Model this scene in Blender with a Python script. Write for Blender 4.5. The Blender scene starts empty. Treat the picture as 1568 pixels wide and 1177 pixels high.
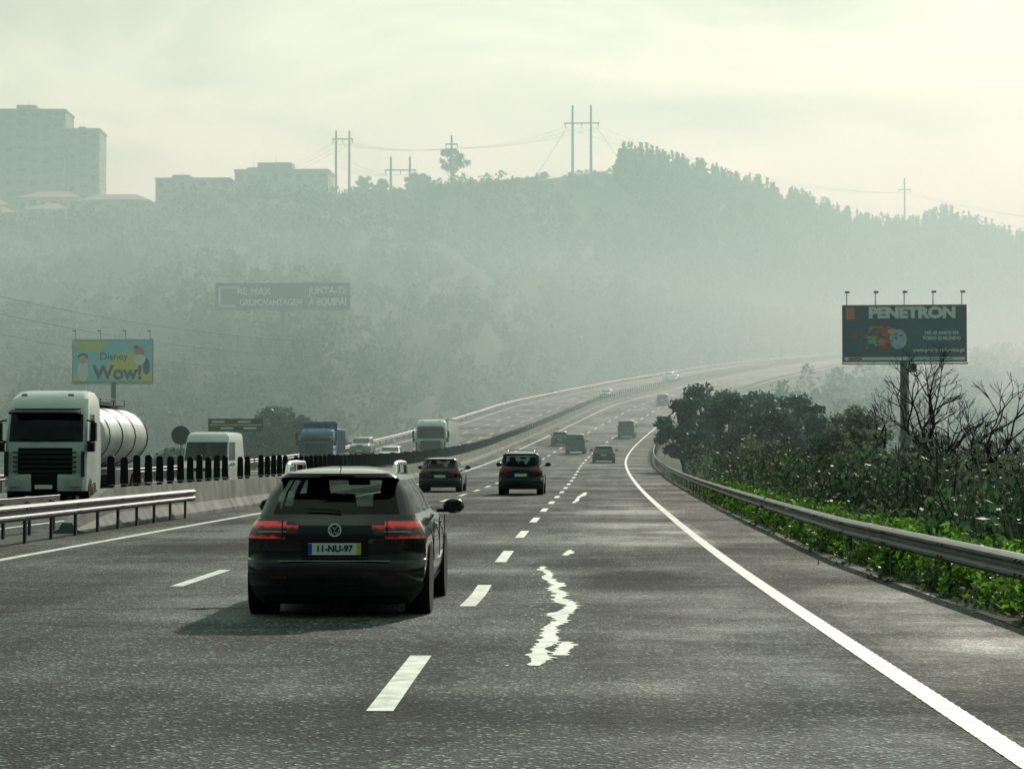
import bpy, bmesh, math, random
import numpy as np
from mathutils import Vector, Matrix
random.seed(7); rng=np.random.default_rng(7)
sc=bpy.context.scene
# ------------------------------------------------------------------ materials
def nt(m):
    m.use_nodes=True; return m.node_tree
def mat(name,col,rough=0.5,metal=0.0,spec=0.5,var=0.0,vscale=3.0,coat=0.0,emit=None,es=0.0,bump=0.0,bscale=20.0,island=0.0,transl=0.0,see=0.0):
    m=bpy.data.materials.new(name); t=nt(m); b=t.nodes['Principled BSDF']
    b.inputs['Base Color'].default_value=(*col,1); b.inputs['Roughness'].default_value=rough
    b.inputs['Metallic'].default_value=metal; b.inputs['Specular IOR Level'].default_value=spec
    b.inputs['Coat Weight'].default_value=coat
    if emit: 
        b.inputs['Emission Color'].default_value=(*emit,1); b.inputs['Emission Strength'].default_value=es
    if var>0 or bump>0 or island>0:
        tc=t.nodes.new('ShaderNodeTexCoord')
    if var>0:
        n=t.nodes.new('ShaderNodeTexNoise'); n.inputs['Scale'].default_value=vscale; n.inputs['Detail'].default_value=6
        t.links.new(tc.outputs['Object'],n.inputs['Vector'])
        mr=t.nodes.new('ShaderNodeMapRange'); mr.inputs['From Min'].default_value=.3; mr.inputs['From Max'].default_value=.7
        mr.inputs['To Min'].default_value=1-var; mr.inputs['To Max'].default_value=1+var
        t.links.new(n.outputs['Fac'],mr.inputs['Value'])
        vm=t.nodes.new('ShaderNodeVectorMath'); vm.operation='SCALE'; vm.inputs[0].default_value=col
        t.links.new(mr.outputs['Result'],vm.inputs['Scale']); t.links.new(vm.outputs['Vector'],b.inputs['Base Color'])
    if island>0:
        g=t.nodes.new('ShaderNodeNewGeometry')
        mr=t.nodes.new('ShaderNodeMapRange'); mr.inputs['To Min'].default_value=1-island; mr.inputs['To Max'].default_value=1+island
        t.links.new(g.outputs['Random Per Island'],mr.inputs['Value'])
        n=t.nodes.new('ShaderNodeTexNoise'); n.inputs['Scale'].default_value=.5; t.links.new(tc.outputs['Object'],n.inputs['Vector'])
        mr2=t.nodes.new('ShaderNodeMapRange'); mr2.inputs['From Min'].default_value=.35; mr2.inputs['From Max'].default_value=.65; mr2.inputs['To Min'].default_value=.5; mr2.inputs['To Max'].default_value=1.5
        t.links.new(n.outputs['Fac'],mr2.inputs['Value'])
        mm=t.nodes.new('ShaderNodeMath'); mm.operation='MULTIPLY'; t.links.new(mr.outputs[0],mm.inputs[0]); t.links.new(mr2.outputs[0],mm.inputs[1])
        vm=t.nodes.new('ShaderNodeVectorMath'); vm.operation='SCALE'; vm.inputs[0].default_value=col
        t.links.new(mm.outputs[0],vm.inputs['Scale']); t.links.new(vm.outputs['Vector'],b.inputs['Base Color'])
        if transl>0:
            tr=t.nodes.new('ShaderNodeBsdfTranslucent'); t.links.new(vm.outputs['Vector'],tr.inputs['Color'])
            mx=t.nodes.new('ShaderNodeMixShader'); mx.inputs[0].default_value=transl
            t.links.new(b.outputs[0],mx.inputs[1]); t.links.new(tr.outputs[0],mx.inputs[2])
            t.links.new(mx.outputs[0],t.nodes['Material Output'].inputs['Surface'])
    if see>0:
        tr=t.nodes.new('ShaderNodeBsdfTransparent'); tr.inputs['Color'].default_value=(.75,.9,.88,1)
        mx=t.nodes.new('ShaderNodeMixShader'); mx.inputs[0].default_value=see
        t.links.new(b.outputs[0],mx.inputs[1]); t.links.new(tr.outputs[0],mx.inputs[2])
        t.links.new(mx.outputs[0],t.nodes['Material Output'].inputs['Surface'])
    if bump>0:
        n=t.nodes.new('ShaderNodeTexNoise'); n.inputs['Scale'].default_value=bscale; n.inputs['Detail'].default_value=5
        t.links.new(tc.outputs['Object'],n.inputs['Vector'])
        bp=t.nodes.new('ShaderNodeBump'); bp.inputs['Strength'].default_value=bump; bp.inputs['Distance'].default_value=.02
        t.links.new(n.outputs['Fac'],bp.inputs['Height']); t.links.new(bp.outputs[0],b.inputs['Normal'])
    return m

def asphalt_mat(name,dark,light,speck=1.0,marks=()):
    m=bpy.data.materials.new(name); t=nt(m); N=t.nodes; L=t.links; b=N['Principled BSDF']
    tc=N.new('ShaderNodeTexCoord')
    def noise(scale,vec=(1,1,1),det=6,rough=.55):
        mp=N.new('ShaderNodeMapping'); mp.inputs['Scale'].default_value=vec; L.new(tc.outputs['Object'],mp.inputs[0])
        n=N.new('ShaderNodeTexNoise'); n.inputs['Scale'].default_value=scale; n.inputs['Detail'].default_value=det; n.inputs['Roughness'].default_value=rough
        L.new(mp.outputs[0],n.inputs['Vector']); return n.outputs['Fac']
    def rmap(s,a,b_,c,d):
        r=N.new('ShaderNodeMapRange'); r.inputs[1].default_value=a; r.inputs[2].default_value=b_; r.inputs[3].default_value=c; r.inputs[4].default_value=d
        L.new(s,r.inputs[0]); return r.outputs[0]
    def mul(a,b_):
        r=N.new('ShaderNodeMath'); r.operation='MULTIPLY'; L.new(a,r.inputs[0]); L.new(b_,r.inputs[1]); return r.outputs[0]
    big=rmap(noise(.35,(1,.35,1),8,.65),.34,.66,.42,1.5)
    tracks=rmap(noise(1.1,(1,.015,1),4),.38,.62,.6,1.35)
    patch=rmap(noise(.10,(.7,1.5,1),8,.7),.42,.58,.5,1.3)
    v=N.new('ShaderNodeTexVoronoi'); v.inputs['Scale'].default_value=40; L.new(tc.outputs['Object'],v.inputs['Vector'])
    sp=N.new('ShaderNodeSeparateColor'); L.new(v.outputs['Color'],sp.inputs[0])
    agg=rmap(sp.outputs[0],0,1,.1,1.8)
    stone=rmap(sp.outputs[1],.86,.92,1.0,1.0+7*speck)
    dn=N.new('ShaderNodeTexNoise'); dn.inputs['Scale'].default_value=.9; dn.inputs['Detail'].default_value=5; L.new(tc.outputs['Object'],dn.inputs['Vector'])
    va=N.new('ShaderNodeVectorMath'); va.operation='MULTIPLY_ADD'; va.inputs[1].default_value=(1.6,1.6,0); L.new(dn.outputs['Color'],va.inputs[0]); L.new(tc.outputs['Object'],va.inputs[2])
    base=mul(big,patch)
    for (x,y,rx_,ry_,k) in marks:      # oil stains and paler areas; farther right-lane ones have glare painted in
        mp=N.new('ShaderNodeMapping'); mp.inputs['Location'].default_value=(-(x+.8)/rx_,-(y+.8)/ry_,0); mp.inputs['Scale'].default_value=(1/rx_,1/ry_,0); L.new(va.outputs[0],mp.inputs[0])
        ln=N.new('ShaderNodeVectorMath'); ln.operation='LENGTH'; L.new(mp.outputs[0],ln.inputs[0])
        base=mul(base,rmap(ln.outputs['Value'],.35,1.1,k,1.0))
    f=mul(mul(mul(base,tracks),agg),stone)
    cl=N.new('ShaderNodeTexVoronoi'); cl.feature='DISTANCE_TO_EDGE'; cl.inputs['Scale'].default_value=.16
    L.new(va.outputs[0],cl.inputs['Vector'])
    crack=rmap(cl.outputs['Distance'],.0015,.006,.25,1.0)
    f=mul(f,crack)
    mx=N.new('ShaderNodeMix'); mx.data_type='RGBA'; mx.inputs[6].default_value=(*dark,1); mx.inputs[7].default_value=(*light,1)
    L.new(rmap(f,.05,6.0,0,1),mx.inputs[0]); L.new(mx.outputs[2],b.inputs['Base Color'])
    L.new(rmap(base,.2,2.2,.97,.55),b.inputs['Roughness']); b.inputs['Specular IOR Level'].default_value=.33
    bp=N.new('ShaderNodeBump'); bp.inputs['Strength'].default_value=1.0; bp.inputs['Distance'].default_value=.03
    L.new(mul(v.outputs['Distance'],agg),bp.inputs['Height']); L.new(bp.outputs[0],b.inputs['Normal'])
    return m
def tail_mat():
    m=bpy.data.materials.new('tail_lamp_lens'); t=nt(m); N=t.nodes; L=t.links; b=N['Principled BSDF']
    b.inputs['Roughness'].default_value=.12; b.inputs['Coat Weight'].default_value=.8
    tc=N.new('ShaderNodeTexCoord'); w=N.new('ShaderNodeTexWave'); w.bands_direction='Z'; w.inputs['Scale'].default_value=2.0; w.inputs['Distortion'].default_value=1.5; w.inputs['Phase Offset'].default_value=4.3; w.inputs['Detail Scale'].default_value=6
    L.new(tc.outputs['Object'],w.inputs['Vector'])
    cr=N.new('ShaderNodeValToRGB'); e=cr.color_ramp.elements; e[0].position=.40; e[0].color=(.025,.001,.004,1); e[1].position=1.0; e[1].color=(.5,.03,.035,1)
    L.new(w.outputs['Color'],cr.inputs[0]); L.new(cr.outputs[0],b.inputs['Base Color']); L.new(cr.outputs[0],b.inputs['Emission Color']); b.inputs['Emission Strength'].default_value=.5
    return m

M={}
MK=[(.3,30,1.0,3.2,.22),(-.6,33,.8,2.2,.35),(-7.3,39,1.6,4,.35),(.2,46,1.9,9,2.1),(-3.5,52,4,5,.5),(.0,66,1.8,12,1.7),(-6.5,26,1.8,4,.5),(.7,18,1.0,4,1.4),(-1.2,13.5,2.5,2.5,.6),(-5.5,70,3,10,.6)]
M['asphalt']=asphalt_mat('asphalt',(.005,.0078,.0072),(.33,.40,.36),1,MK)
M['shoulder']=asphalt_mat('shoulder_asphalt',(.0115,.0145,.0120),(.36,.40,.34),1,[(2.6,22,1.2,6,1.3),(2.4,48,1,10,.7)])
M['verge']=mat('verge_dirt',(.035,.04,.022),.95,var=.5,vscale=3,spec=.1)
M['paint']=mat('road_paint',(.66,.69,.64),.6,var=.35,vscale=5,bump=.4,bscale=60)
M['concrete']=mat('concrete',(.17,.18,.155),.85,var=.5,vscale=1.3,bump=.3,bscale=12)
M['steel']=mat('galvanised_steel',(.11,.12,.115),.55,metal=.4,var=.35,vscale=2)
M['darksteel']=mat('dark_steel',(.035,.04,.04),.55,metal=.3,var=.2)
M['fin']=mat('black_plastic_fin',(.006,.007,.008),.6,var=.2,spec=.3)
M['black']=mat('black_plastic',(.006,.007,.007),.6,var=.2,vscale=6,spec=.3)
M['rubber']=mat('tyre_rubber',(.009,.009,.009),.85,var=.2,vscale=8,spec=.3)
M['rim']=mat('alloy_rim',(.25,.26,.26),.35,metal=.8,var=.1)
M['glass']=mat('tinted_glass',(.005,.008,.010),.04,spec=.6,var=.1)
M['glass_see']=mat('car_window_glass',(.004,.006,.007),.03,spec=.6,var=.1,see=.55)
M['trimdark']=mat('interior_fabric',(.015,.016,.017),.9,var=.2)
M['carblack']=mat('black_car_paint',(.003,.0045,.006),.14,spec=.45,coat=.6,var=.15,vscale=1.5)
M['cardark']=mat('dark_grey_car_paint',(.02,.026,.03),.3,coat=.5,var=.15)
M['cargrey']=mat('grey_car_paint',(.09,.11,.11),.3,metal=.4,coat=.4,var=.15)
M['carwhite']=mat('white_car_paint',(.62,.66,.64),.35,coat=.4,var=.12,vscale=1.0)
M['silver']=mat('silver_trim',(.75,.77,.75),.25,metal=.8,var=.05)
M['tail']=tail_mat()
M['tailoff']=mat('tail_lamp_unlit',(.22,.008,.012),.15,coat=.6,var=.3,vscale=14)
M['refl']=mat('red_reflector',(.10,.004,.008),.2,var=.2,vscale=25)
M['lampclear']=mat('lamp_clear',(.5,.5,.48),.12,coat=.8,var=.2,vscale=20)
M['plate']=mat('plate_white',(.8,.82,.8),.4,var=.08)
M['plateblue']=mat('plate_blue',(.02,.08,.4),.4,var=.05)
M['plateyellow']=mat('plate_yellow',(.7,.5,.03),.4,var=.05)
M['ink']=mat('black_ink',(.01,.01,.012),.6,var=.05)
M['blue']=mat('blue_truck_paint',(.010,.10,.26),.4,coat=.3,var=.2)
M['tank']=mat('brushed_tank',(.5,.53,.51),.38,metal=.35,var=.18,vscale=1.2)
M['leaf']=mat('foliage_leaf',(.05,.115,.05),.55,island=.65,transl=.45)
M['leafdark']=mat('foliage_dark',(.03,.075,.05),.55,island=.65,transl=.4)
M['leafolive']=mat('foliage_olive',(.09,.13,.075),.6,island=.6,transl=.4)
M['weed']=mat('foliage_weed',(.085,.20,.022),.5,island=.7,transl=.55)
M['drygrass']=mat('dry_stems',(.12,.12,.08),.8,island=.5)
M['bark']=mat('bark',(.018,.017,.015),.9,var=.4,vscale=6,bump=.4)
M['hillleaf']=mat('forest_foliage',(.012,.034,.022),.8,island=.6,spec=.2)
M['hillscrub']=mat('scrub_foliage',(.026,.048,.028),.8,island=.5,spec=.2)
M['pole']=mat('weathered_pole',(.05,.052,.05),.8,var=.2)
M['wallw']=mat('render_wall_pale',(.34,.33,.29),.85,var=.12,vscale=.3)
M['wallg']=mat('render_wall_grey',(.17,.185,.18),.85,var=.12,vscale=.3)
M['tile']=mat('roof_tile',(.16,.09,.065),.85,var=.25,vscale=1)
M['window']=mat('window_glass',(.02,.025,.03),.25,var=.2,spec=.3)
M['wire']=mat('wire',(.02,.02,.02),.6,var=.1)

# ------------------------------------------------------------------ mesh builder
class MB:
    def __init__(s): s.v=[];s.f=[];s.m=[];s.mats=[]
    def mi(s,m):
        if m not in s.mats: s.mats.append(m)
        return s.mats.index(m)
    def poly(s,pts,m,flip=False):
        n=len(s.v); s.v+= [tuple(p) for p in pts]; idx=list(range(n,n+len(pts)))
        if flip: idx=idx[::-1]
        s.f.append(idx); s.m.append(s.mi(m))
    def box(s,c,d,m,rz=0,tx=1,ty=1,rx=0):
        n=len(s.v); R=Matrix.Rotation(rz,3,'Z')@Matrix.Rotation(rx,3,'X')
        for sz in(-1,1):
            for sx,sy in((-1,-1),(1,-1),(1,1),(-1,1)):
                k=(tx,ty) if sz>0 else (1,1)
                p=R@Vector((sx*d[0]/2*k[0],sy*d[1]/2*k[1],sz*d[2]/2)); s.v.append((c[0]+p.x,c[1]+p.y,c[2]+p.z))
        for q in((3,2,1,0),(4,5,6,7),(0,1,5,4),(1,2,6,5),(2,3,7,6),(3,0,4,7)):
            s.f.append([n+i for i in q]); s.m.append(s.mi(m))
    def cyl(s,p0,p1,r0,r1,n,m,caps=True):
        p0=Vector(p0);p1=Vector(p1);a=(p1-p0)
        if a.length<1e-6:return
        q=a.to_track_quat('Z','Y'); b=len(s.v)
        for p,r in((p0,r0),(p1,r1)):
            for i in range(n):
                t=2*math.pi*i/n; s.v.append(tuple(p+q@Vector((r*math.cos(t),r*math.sin(t),0))))
        mi=s.mi(m)
        for i in range(n):
            j=(i+1)%n; s.f.append([b+i,b+j,b+n+j,b+n+i]); s.m.append(mi)
        if caps:
            s.f.append([b+i for i in range(n)][::-1]); s.m.append(mi); s.f.append([b+n+i for i in range(n)]); s.m.append(mi)
    def ell(s,c,r,m,nu=12,nv=8):
        b=len(s.v); mi=s.mi(m)
        for j in range(nv+1):
            ph=math.pi*j/nv
            for i in range(nu):
                t=2*math.pi*i/nu; s.v.append((c[0]+r[0]*math.sin(ph)*math.cos(t),c[1]+r[1]*math.sin(ph)*math.sin(t),c[2]+r[2]*math.cos(ph)))
        for j in range(nv):
            for i in range(nu):
                k=(i+1)%nu; s.f.append([b+j*nu+i,b+(j+1)*nu+i,b+(j+1)*nu+k,b+j*nu+k]); s.m.append(mi)
    def obj(s,name,parent=None,bevel=0,ang=38,loc=None):
        me=bpy.data.meshes.new(name); me.from_pydata(s.v,[],s.f)
        for m in s.mats: me.materials.append(m)
        me.polygons.foreach_set('material_index',s.m)
        bm=bmesh.new(); bm.from_mesh(me)
        if len(bm.verts)<60000: bmesh.ops.remove_doubles(bm,verts=bm.verts,dist=.0004)
        for f in bm.faces: f.smooth=True
        a=math.radians(ang)
        for e in bm.edges:
            if len(e.link_faces)==2:
                if e.calc_face_angle(0)>a: e.smooth=False
        bm.to_mesh(me); bm.free()
        o=bpy.data.objects.new(name,me); sc.collection.objects.link(o)
        if parent: o.parent=parent
        if loc: o.location=loc
        if bevel>0:
            b=o.modifiers.new('bevel','BEVEL'); b.width=bevel; b.segments=2; b.limit_method='ANGLE'; b.angle_limit=math.radians(40)
        return o
def empty(name,loc=(0,0,0),rz=0,rx=0):
    e=bpy.data.objects.new(name,None); sc.collection.objects.link(e); e.location=loc; e.rotation_euler=(rx,0,rz); e.empty_display_size=.3; return e
def text(name,body,parent,loc,size,m,rz=0,bold=.0,sx=1.0,align='CENTER'):
    c=bpy.data.curves.new(name,'FONT'); c.body=body; c.size=size; c.extrude=.004; c.offset=bold; c.align_x=align; c.align_y='CENTER'
    c.materials.append(m); o=bpy.data.objects.new(name,c); sc.collection.objects.link(o); o.parent=parent
    o.location=loc; o.rotation_euler=(math.pi/2,0,rz); o.scale=(sx,1,1); return o

# ------------------------------------------------------------------ road alignment
PY=np.arange(-60,1202,2.0)
ey=[-60,0,12,22,35,70,120,160,190,215,240,265,300,340,430,520,600,680,750,820,900,1200]
ex=[2.9,2.5,2.18,1.86,1.62,1.35,1.1,.9,.9,1.4,2.5,4.2,7.1,10.8,27.5,50,73.5,103.5,136,178,245,560]
zy=[-60,100,140,185,209,250,265,300,340,430,520,600,680,750,900,1200]
zz=[0,-.1,.1,.7,1.3,3.0,3.9,6.0,8.7,14.8,21.2,26.2,31,35.5,45,60]
def smooth(a,sig):
    k=int(3*sig); w=np.exp(-.5*(np.arange(-k,k+1)/sig)**2); w/=w.sum()
    p=np.concatenate([a[0]+(a[1]-a[0])*np.arange(-k,0),a,a[-1]+(a[-1]-a[-2])*np.arange(1,k+1)])
    return np.convolve(p,w,'valid')
PX=smooth(np.interp(PY,ey,ex),6); PZ=smooth(np.interp(PY,zy,zz),6); PS=np.gradient(PX,PY)
def rp(Y,d,dz=0):
    x=np.interp(Y,PY,PX); s=np.interp(Y,PY,PS); z=np.interp(Y,PY,PZ); n=math.hypot(1,s)
    return (x+d/n, Y-d*s/n, z+dz)
def zroad(Y): return float(np.interp(Y,PY,PZ))
def heading(Y): return -math.atan(float(np.interp(Y,PY,PS)))
def sweep(mb,prof,Ys,off,m,closed=False):
    b=len(mb.v); n=len(prof)
    for Y in Ys:
        o=off(Y) if callable(off) else off
        for (d,z) in prof: mb.v.append(rp(Y,o+d,z))
    mi=mb.mi(m)
    for i in range(len(Ys)-1):
        for j in range(n if closed else n-1):
            k=(j+1)%n
            mb.f.append([b+i*n+j,b+i*n+k,b+(i+1)*n+k,b+(i+1)*n+j]); mb.m.append(mi)
# ------------------------------------------------------------------ terrain
rs=[-.8,-.355,-.2721,-.2250,-.2015,-.1640,-.1263,-.1089,-.0917,-.0688,-.0401,-.0315,-.0172,-.0043,.0057,.0201,.0401,.0545,.0745,.0974,.1118,.1318,.1433,.1595,.178,.304,.8]
rd=[600,650,650,650,650,650,650,650,650,650,650,650,650,650,655,680,710,740,780,830,860,890,900,920,940,1000,1000]
rz=[70,74.6,66,70.5,71.3,73.8,73.8,74.6,75.2,77.2,78.3,79.8,81.2,81.6,80.5,82.5,82,82.5,83,82,81,83,89,86.5,82.5,92,90]
fs=[-.8,-.126,-.069,-.011,.017,.1,.18,.8]; fd=[290,300,360,470,520,650,760,800]; fz=[0,-1,-1,3,6,10,-4,-8]
def height(x,y):
    x=np.asarray(x,float); y=np.asarray(y,float)
    ys=np.maximum(y,120); s=x/ys
    D=np.interp(s,rs,rd); ZR=np.interp(s,rs,rz); DF=np.interp(s,fs,fd); ZF=np.interp(s,fs,fz)
    near=np.where(x<-10,-.8,-6.5)
    und=1.1*np.sin(x*.09+y*.05)+.8*np.sin(x*.041-y*.083+1)+.6*np.sin(x*.21+y*.17)
    t=(y-DF)/(D-DF); tc=np.clip(t,0,1)
    hill=ZF+(ZR-ZF)*(0.55*tc+0.45*np.sin(tc*math.pi/2))
    hill=hill+und*1.6*np.clip(tc*4,0,1)*np.clip((1-tc)*5,0,1)
    blend=np.clip((y-120)/np.maximum(DF-120,1),0,1)
    base=near+(ZF-near)*blend
    h=np.where(t<=0,base+und*.2,hill)
    h=np.where(t>1,ZR-(y-D)*.06,h)
    dm=np.full(x.shape,1e9); im=np.zeros(x.shape,int)
    sy=PY[::2]; sx=PX[::2]
    for i in range(len(sy)):
        dd=(x-sx[i])**2+(y-sy[i])**2; k=dd<dm; dm=np.where(k,dd,dm); im=np.where(k,i,im)
    S=PS[::2][im]; nn=np.sqrt(1+S*S); d=((x-sx[im])-(y-sy[im])*S)/nn
    yy=y+d*S/nn
    zr=np.interp(yy,PY,PZ)
    out=np.maximum(np.maximum(d-2.8,-26.8-d),0)
    lo=zr-.4-np.where(d>0,.3,.45)*out; hi=zr-.4+np.where(yy>600,1.5,.7)*out
    return np.minimum(np.maximum(h,lo),hi)
def H(x,y): return float(height(np.array([x]),np.array([y]))[0])

rows=np.concatenate([np.arange(-40,120,2.5),np.arange(120,420,5),np.arange(420,1060,8),np.array([1080,1120,1200,1350,1600,2000,2600,3500])])
cols=np.concatenate([np.array([-3,-2,-1.3,-.9,-.7,-.55]),np.arange(-.45,.38,.0042),np.array([.4,.5,.65,.9,1.3,2,3])])
YY,SS=np.meshgrid(rows,cols,indexing='ij'); XX=SS*(np.abs(YY)+90)
ZZ=height(XX,YY)
nr,nc=XX.shape
v=np.stack([XX,YY,ZZ],-1).reshape(-1,3)
i0=(np.arange(nr-1)[:,None]*nc+np.arange(nc-1)[None]).ravel()
f=np.stack([i0,i0+1,i0+nc+1,i0+nc],-1)
def npmesh(name,v,f,mats,parent=None,smoothf=False):
    me=bpy.data.meshes.new(name); k=f.shape[1]
    me.vertices.add(len(v)); me.vertices.foreach_set('co',v.astype(np.float32).ravel())
    me.loops.add(f.size); me.loops.foreach_set('vertex_index',f.astype(np.int32).ravel())
    me.polygons.add(len(f)); me.polygons.foreach_set('loop_start',np.arange(0,f.size,k,dtype=np.int32)); me.polygons.foreach_set('loop_total',np.full(len(f),k,dtype=np.int32))
    me.update(calc_edges=True); me.validate()
    if smoothf: me.polygons.foreach_set('use_smooth',[True]*len(f))
    for m in mats: me.materials.append(m)
    o=bpy.data.objects.new(name,me); sc.collection.objects.link(o)
    if parent: o.parent=parent
    return o
def ground_mat():
    m=bpy.data.materials.new('hillside_ground'); t=nt(m); N=t.nodes; L=t.links; b=N['Principled BSDF']; b.inputs['Roughness'].default_value=.95
    b.inputs['Specular IOR Level'].default_value=.1
    tc=N.new('ShaderNodeTexCoord'); n=N.new('ShaderNodeTexNoise'); n.inputs['Scale'].default_value=.035; n.inputs['Detail'].default_value=9; n.inputs['Roughness'].default_value=.68; L.new(tc.outputs['Object'],n.inputs['Vector'])
    cr=N.new('ShaderNodeValToRGB'); e=cr.color_ramp.elements; e[0].position=.38; e[0].color=(.011,.026,.015,1); e[1].position=.66; e[1].color=(.10,.115,.06,1)
    x=e.new(.5); x.color=(.026,.046,.023,1)
    L.new(n.outputs['Fac'],cr.inputs[0]); L.new(cr.outputs[0],b.inputs['Base Color'])
    return m
npmesh('ground',v,f,[ground_mat()],smoothf=True)

# ------------------------------------------------------------------ motorway
Yr=list(np.arange(-40,1100,2.0))
mb=MB()
def strip(a,b_,m,n=4,dz=0): sweep(mb,[(a+(b_-a)*i/n,dz) for i in range(n+1)],Yr,0,m)
strip(-26.8,-13.6,M['asphalt']); strip(-13.6,-11.4,M['shoulder'],2); strip(-11.4,.25,M['asphalt']); strip(.25,1.78,M['shoulder'],2)
sweep(mb,[(-27.4,-1.2),(-26.8,0)],Yr,0,M['verge']); sweep(mb,[(1.78,0),(2.3,-.06),(2.9,-.8)],Yr,0,M['verge'])
mb.obj('motorway',ang=60)
mb=MB()
def line(d,w,ya,yb,step=2.0):
    n=max(1,int(math.ceil((yb-ya)/step))); ys=[ya+(yb-ya)*i/n for i in range(n+1)]
    sweep(mb,[(-w/2,.005),(w/2,.005)],ys,d,M['paint'])
line(0,.17,-20,900); line(-10.95,.18,-20,900); line(-14.6,.18,-20,900); line(-25.2,.18,-20,900)
aoff=lambda Y: float(np.interp(Y,[0,18,26,60],[-3.62,-3.55,-3.38,-3.38]))
k=-2
while 14.2+9.75*k<700:
    y=14.2+9.75*k; line(aoff,.17,y+.1,y+4.0)
    if k>=1: line(-7.1,.16,y+3.6,y+7.5)
    line(-18.1,.16,y+1,y+5); line(-21.6,.16,y+4,y+8); k+=1
for i in range(0,260):
    y=6+i*.25; a=rp(y,-.085,.006); b_=rp(y,.085,.006); c=rp(y+.07,.085,.010); d=rp(y+.07,-.085,.010); mb.poly([a,b_,c,d],M['paint'])
mb.obj('road_markings')
mb=MB()
trail=[(17.3,-.60,.07),(18.0,-.58,.13),(18.8,-.62,.09),(19.6,-.55,.13),(20.4,-.58,.07),(21.2,-.60,.10),(22.0,-.50,.08),(22.7,-.56,.17),(23.5,-.47,.14),(24.2,-.44,.08),(24.7,-.54,.19),(25.3,-.62,.07),(26.2,-.60,.11),(27.1,-.74,.07),(27.9,-.66,.12),(28.8,-.80,.08),(29.6,-.88,.11),(30.6,-.86,.04),(31.6,-1.0,.07),(32.6,-1.02,.02)]
def ragged(trail,sub=8,j_=.07):
    L_=[];R_=[]
    for i in range(len(trail)-1):
        for j in range(sub):
            t=j/sub; y=trail[i][0]*(1-t)+trail[i+1][0]*t; x=trail[i][1]*(1-t)+trail[i+1][1]*t; w=trail[i][2]*(1-t)+trail[i+1][2]*t
            z=zroad(y)+.005; L_.append((x-w/2-random.random()**2*j_,y,z)); R_.append((x+w/2+random.random()**2*j_,y,z))
    for i in range(len(L_)-1): mb.poly([L_[i],R_[i],R_[i+1],L_[i+1]],M['paint'])
ragged(trail); ragged([(18.2,-.46,.06),(18.9,-.40,.11),(19.6,-.42,.05)]); ragged([(36,-.78,.03),(37,-.74,.10),(38.2,-.72,.03)])
ragged([(74,-1.32,.03),(78,-1.26,.14),(82,-1.3,.06),(88,-1.2,.16),(96,-1.15,.05)],3)
for i in range(130):
    y=random.uniform(17,33); x=-.55-(y-17)*.028+random.gauss(0,.14); r=random.uniform(.004,.016)
    mb.poly([(x+r*math.cos(a)*random.uniform(.6,1.2),y+2*r*math.sin(a),zroad(y)+.009) for a in [i_*math.pi/3 for i_ in range(6)]],M['paint'])
mb.obj('paint_spill')

# ------------------------------------------------------------------ guard rails / barrier
Wp=[(0,.75),(-.03,.74),(-.08,.70),(-.08,.665),(-.015,.62),(-.015,.58),(-.08,.535),(-.08,.50),(-.03,.455),(0,.445),(.012,.445),(.012,.46),(.0,.60),(.012,.74)]
def rail(name,off,ya,yb,side=1,posts=2.0,step=2.0,hscale=1.0):
    e=empty(name,(0,0,0)); mb=MB()
    ys=list(np.arange(ya,yb,step))+[yb]
    sweep(mb,[(d*side,z*hscale) for d,z in Wp],ys,off,M['steel'],closed=True)
    mb.obj('beam',e)
    mb=MB(); y=ya+.5
    while y<yb:
        o=off(y) if callable(off) else off
        p=rp(y,o+.11*side,.1); mb.box((p[0],p[1],p[2]+.0),(.05,.09,1.1*hscale),M['darksteel'])
        mb.box((p[0]-.05*side,p[1],p[2]+.5*hscale),(.07,.10,.12),M['darksteel'])
        y+=posts
    mb.obj('posts',e)
    mb=MB(); y=ya+4
    while y<min(yb,80):
        o=off(y) if callable(off) else off
        for zz_ in(.68,.52):
            for dy in(-.12,.12):
                p=rp(y+dy,o-.082*side,zz_*hscale); mb.cyl(p,(p[0]-.02*side,p[1],p[2]),.016,.012,6,M['darksteel'])
        y+=4
    if mb.v: mb.obj('bolts',e)
roff=lambda Y: float(np.interp(Y,[0,12,22,34,60,100,160,200],[1.9,1.95,2.02,1.75,1.85,2.1,2.3,2.35]))
rail('guard_rail',roff,6,330,1,4.0,hscale=.86)
rail('guard_rail',lambda Y:2.35,330,1000,1,4.0,6)
rail('guard_rail',lambda Y:-26.2,40,1000,-1,4.0,4)
rail('guard_rail',lambda Y:-12.02,20,57.0,-1,2.0,hscale=.95)
rail('guard_rail',lambda Y:-13.15,20,47.5,1,2.0)
e=empty('median_barrier'); mb=MB()
NJ=[(-.3,0),(-.3,.08),(-.14,.32),(-.08,.85),(.08,.85),(.14,.32),(.3,.08),(.3,0)]
y=49.2
while y<1000:
    st=3.97; sweep(mb,NJ,[y,y+st/2,y+st],-12.6,M['concrete']); y+=4.0
a=[rp(45.8,-12.6+d*1.25,z*.25) for d,z in NJ]; b_=[rp(49.2,-12.6+d,z) for d,z in NJ]
for i in range(7): mb.poly([a[i],a[i+1],b_[i+1],b_[i]],M['concrete'])
mb.poly(a,M['concrete'])
mb.obj('wall',e,ang=25)
mb=MB(); sweep(mb,[(-.1,0),(-.1,.3),(-.06,.8),(.06,.8),(.1,.3),(.1,0)],list(np.arange(49.3,1000,2.0)),-12.6,M['black']); mb.obj('joint_filler',e)
mb=MB(); y=50.0
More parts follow.
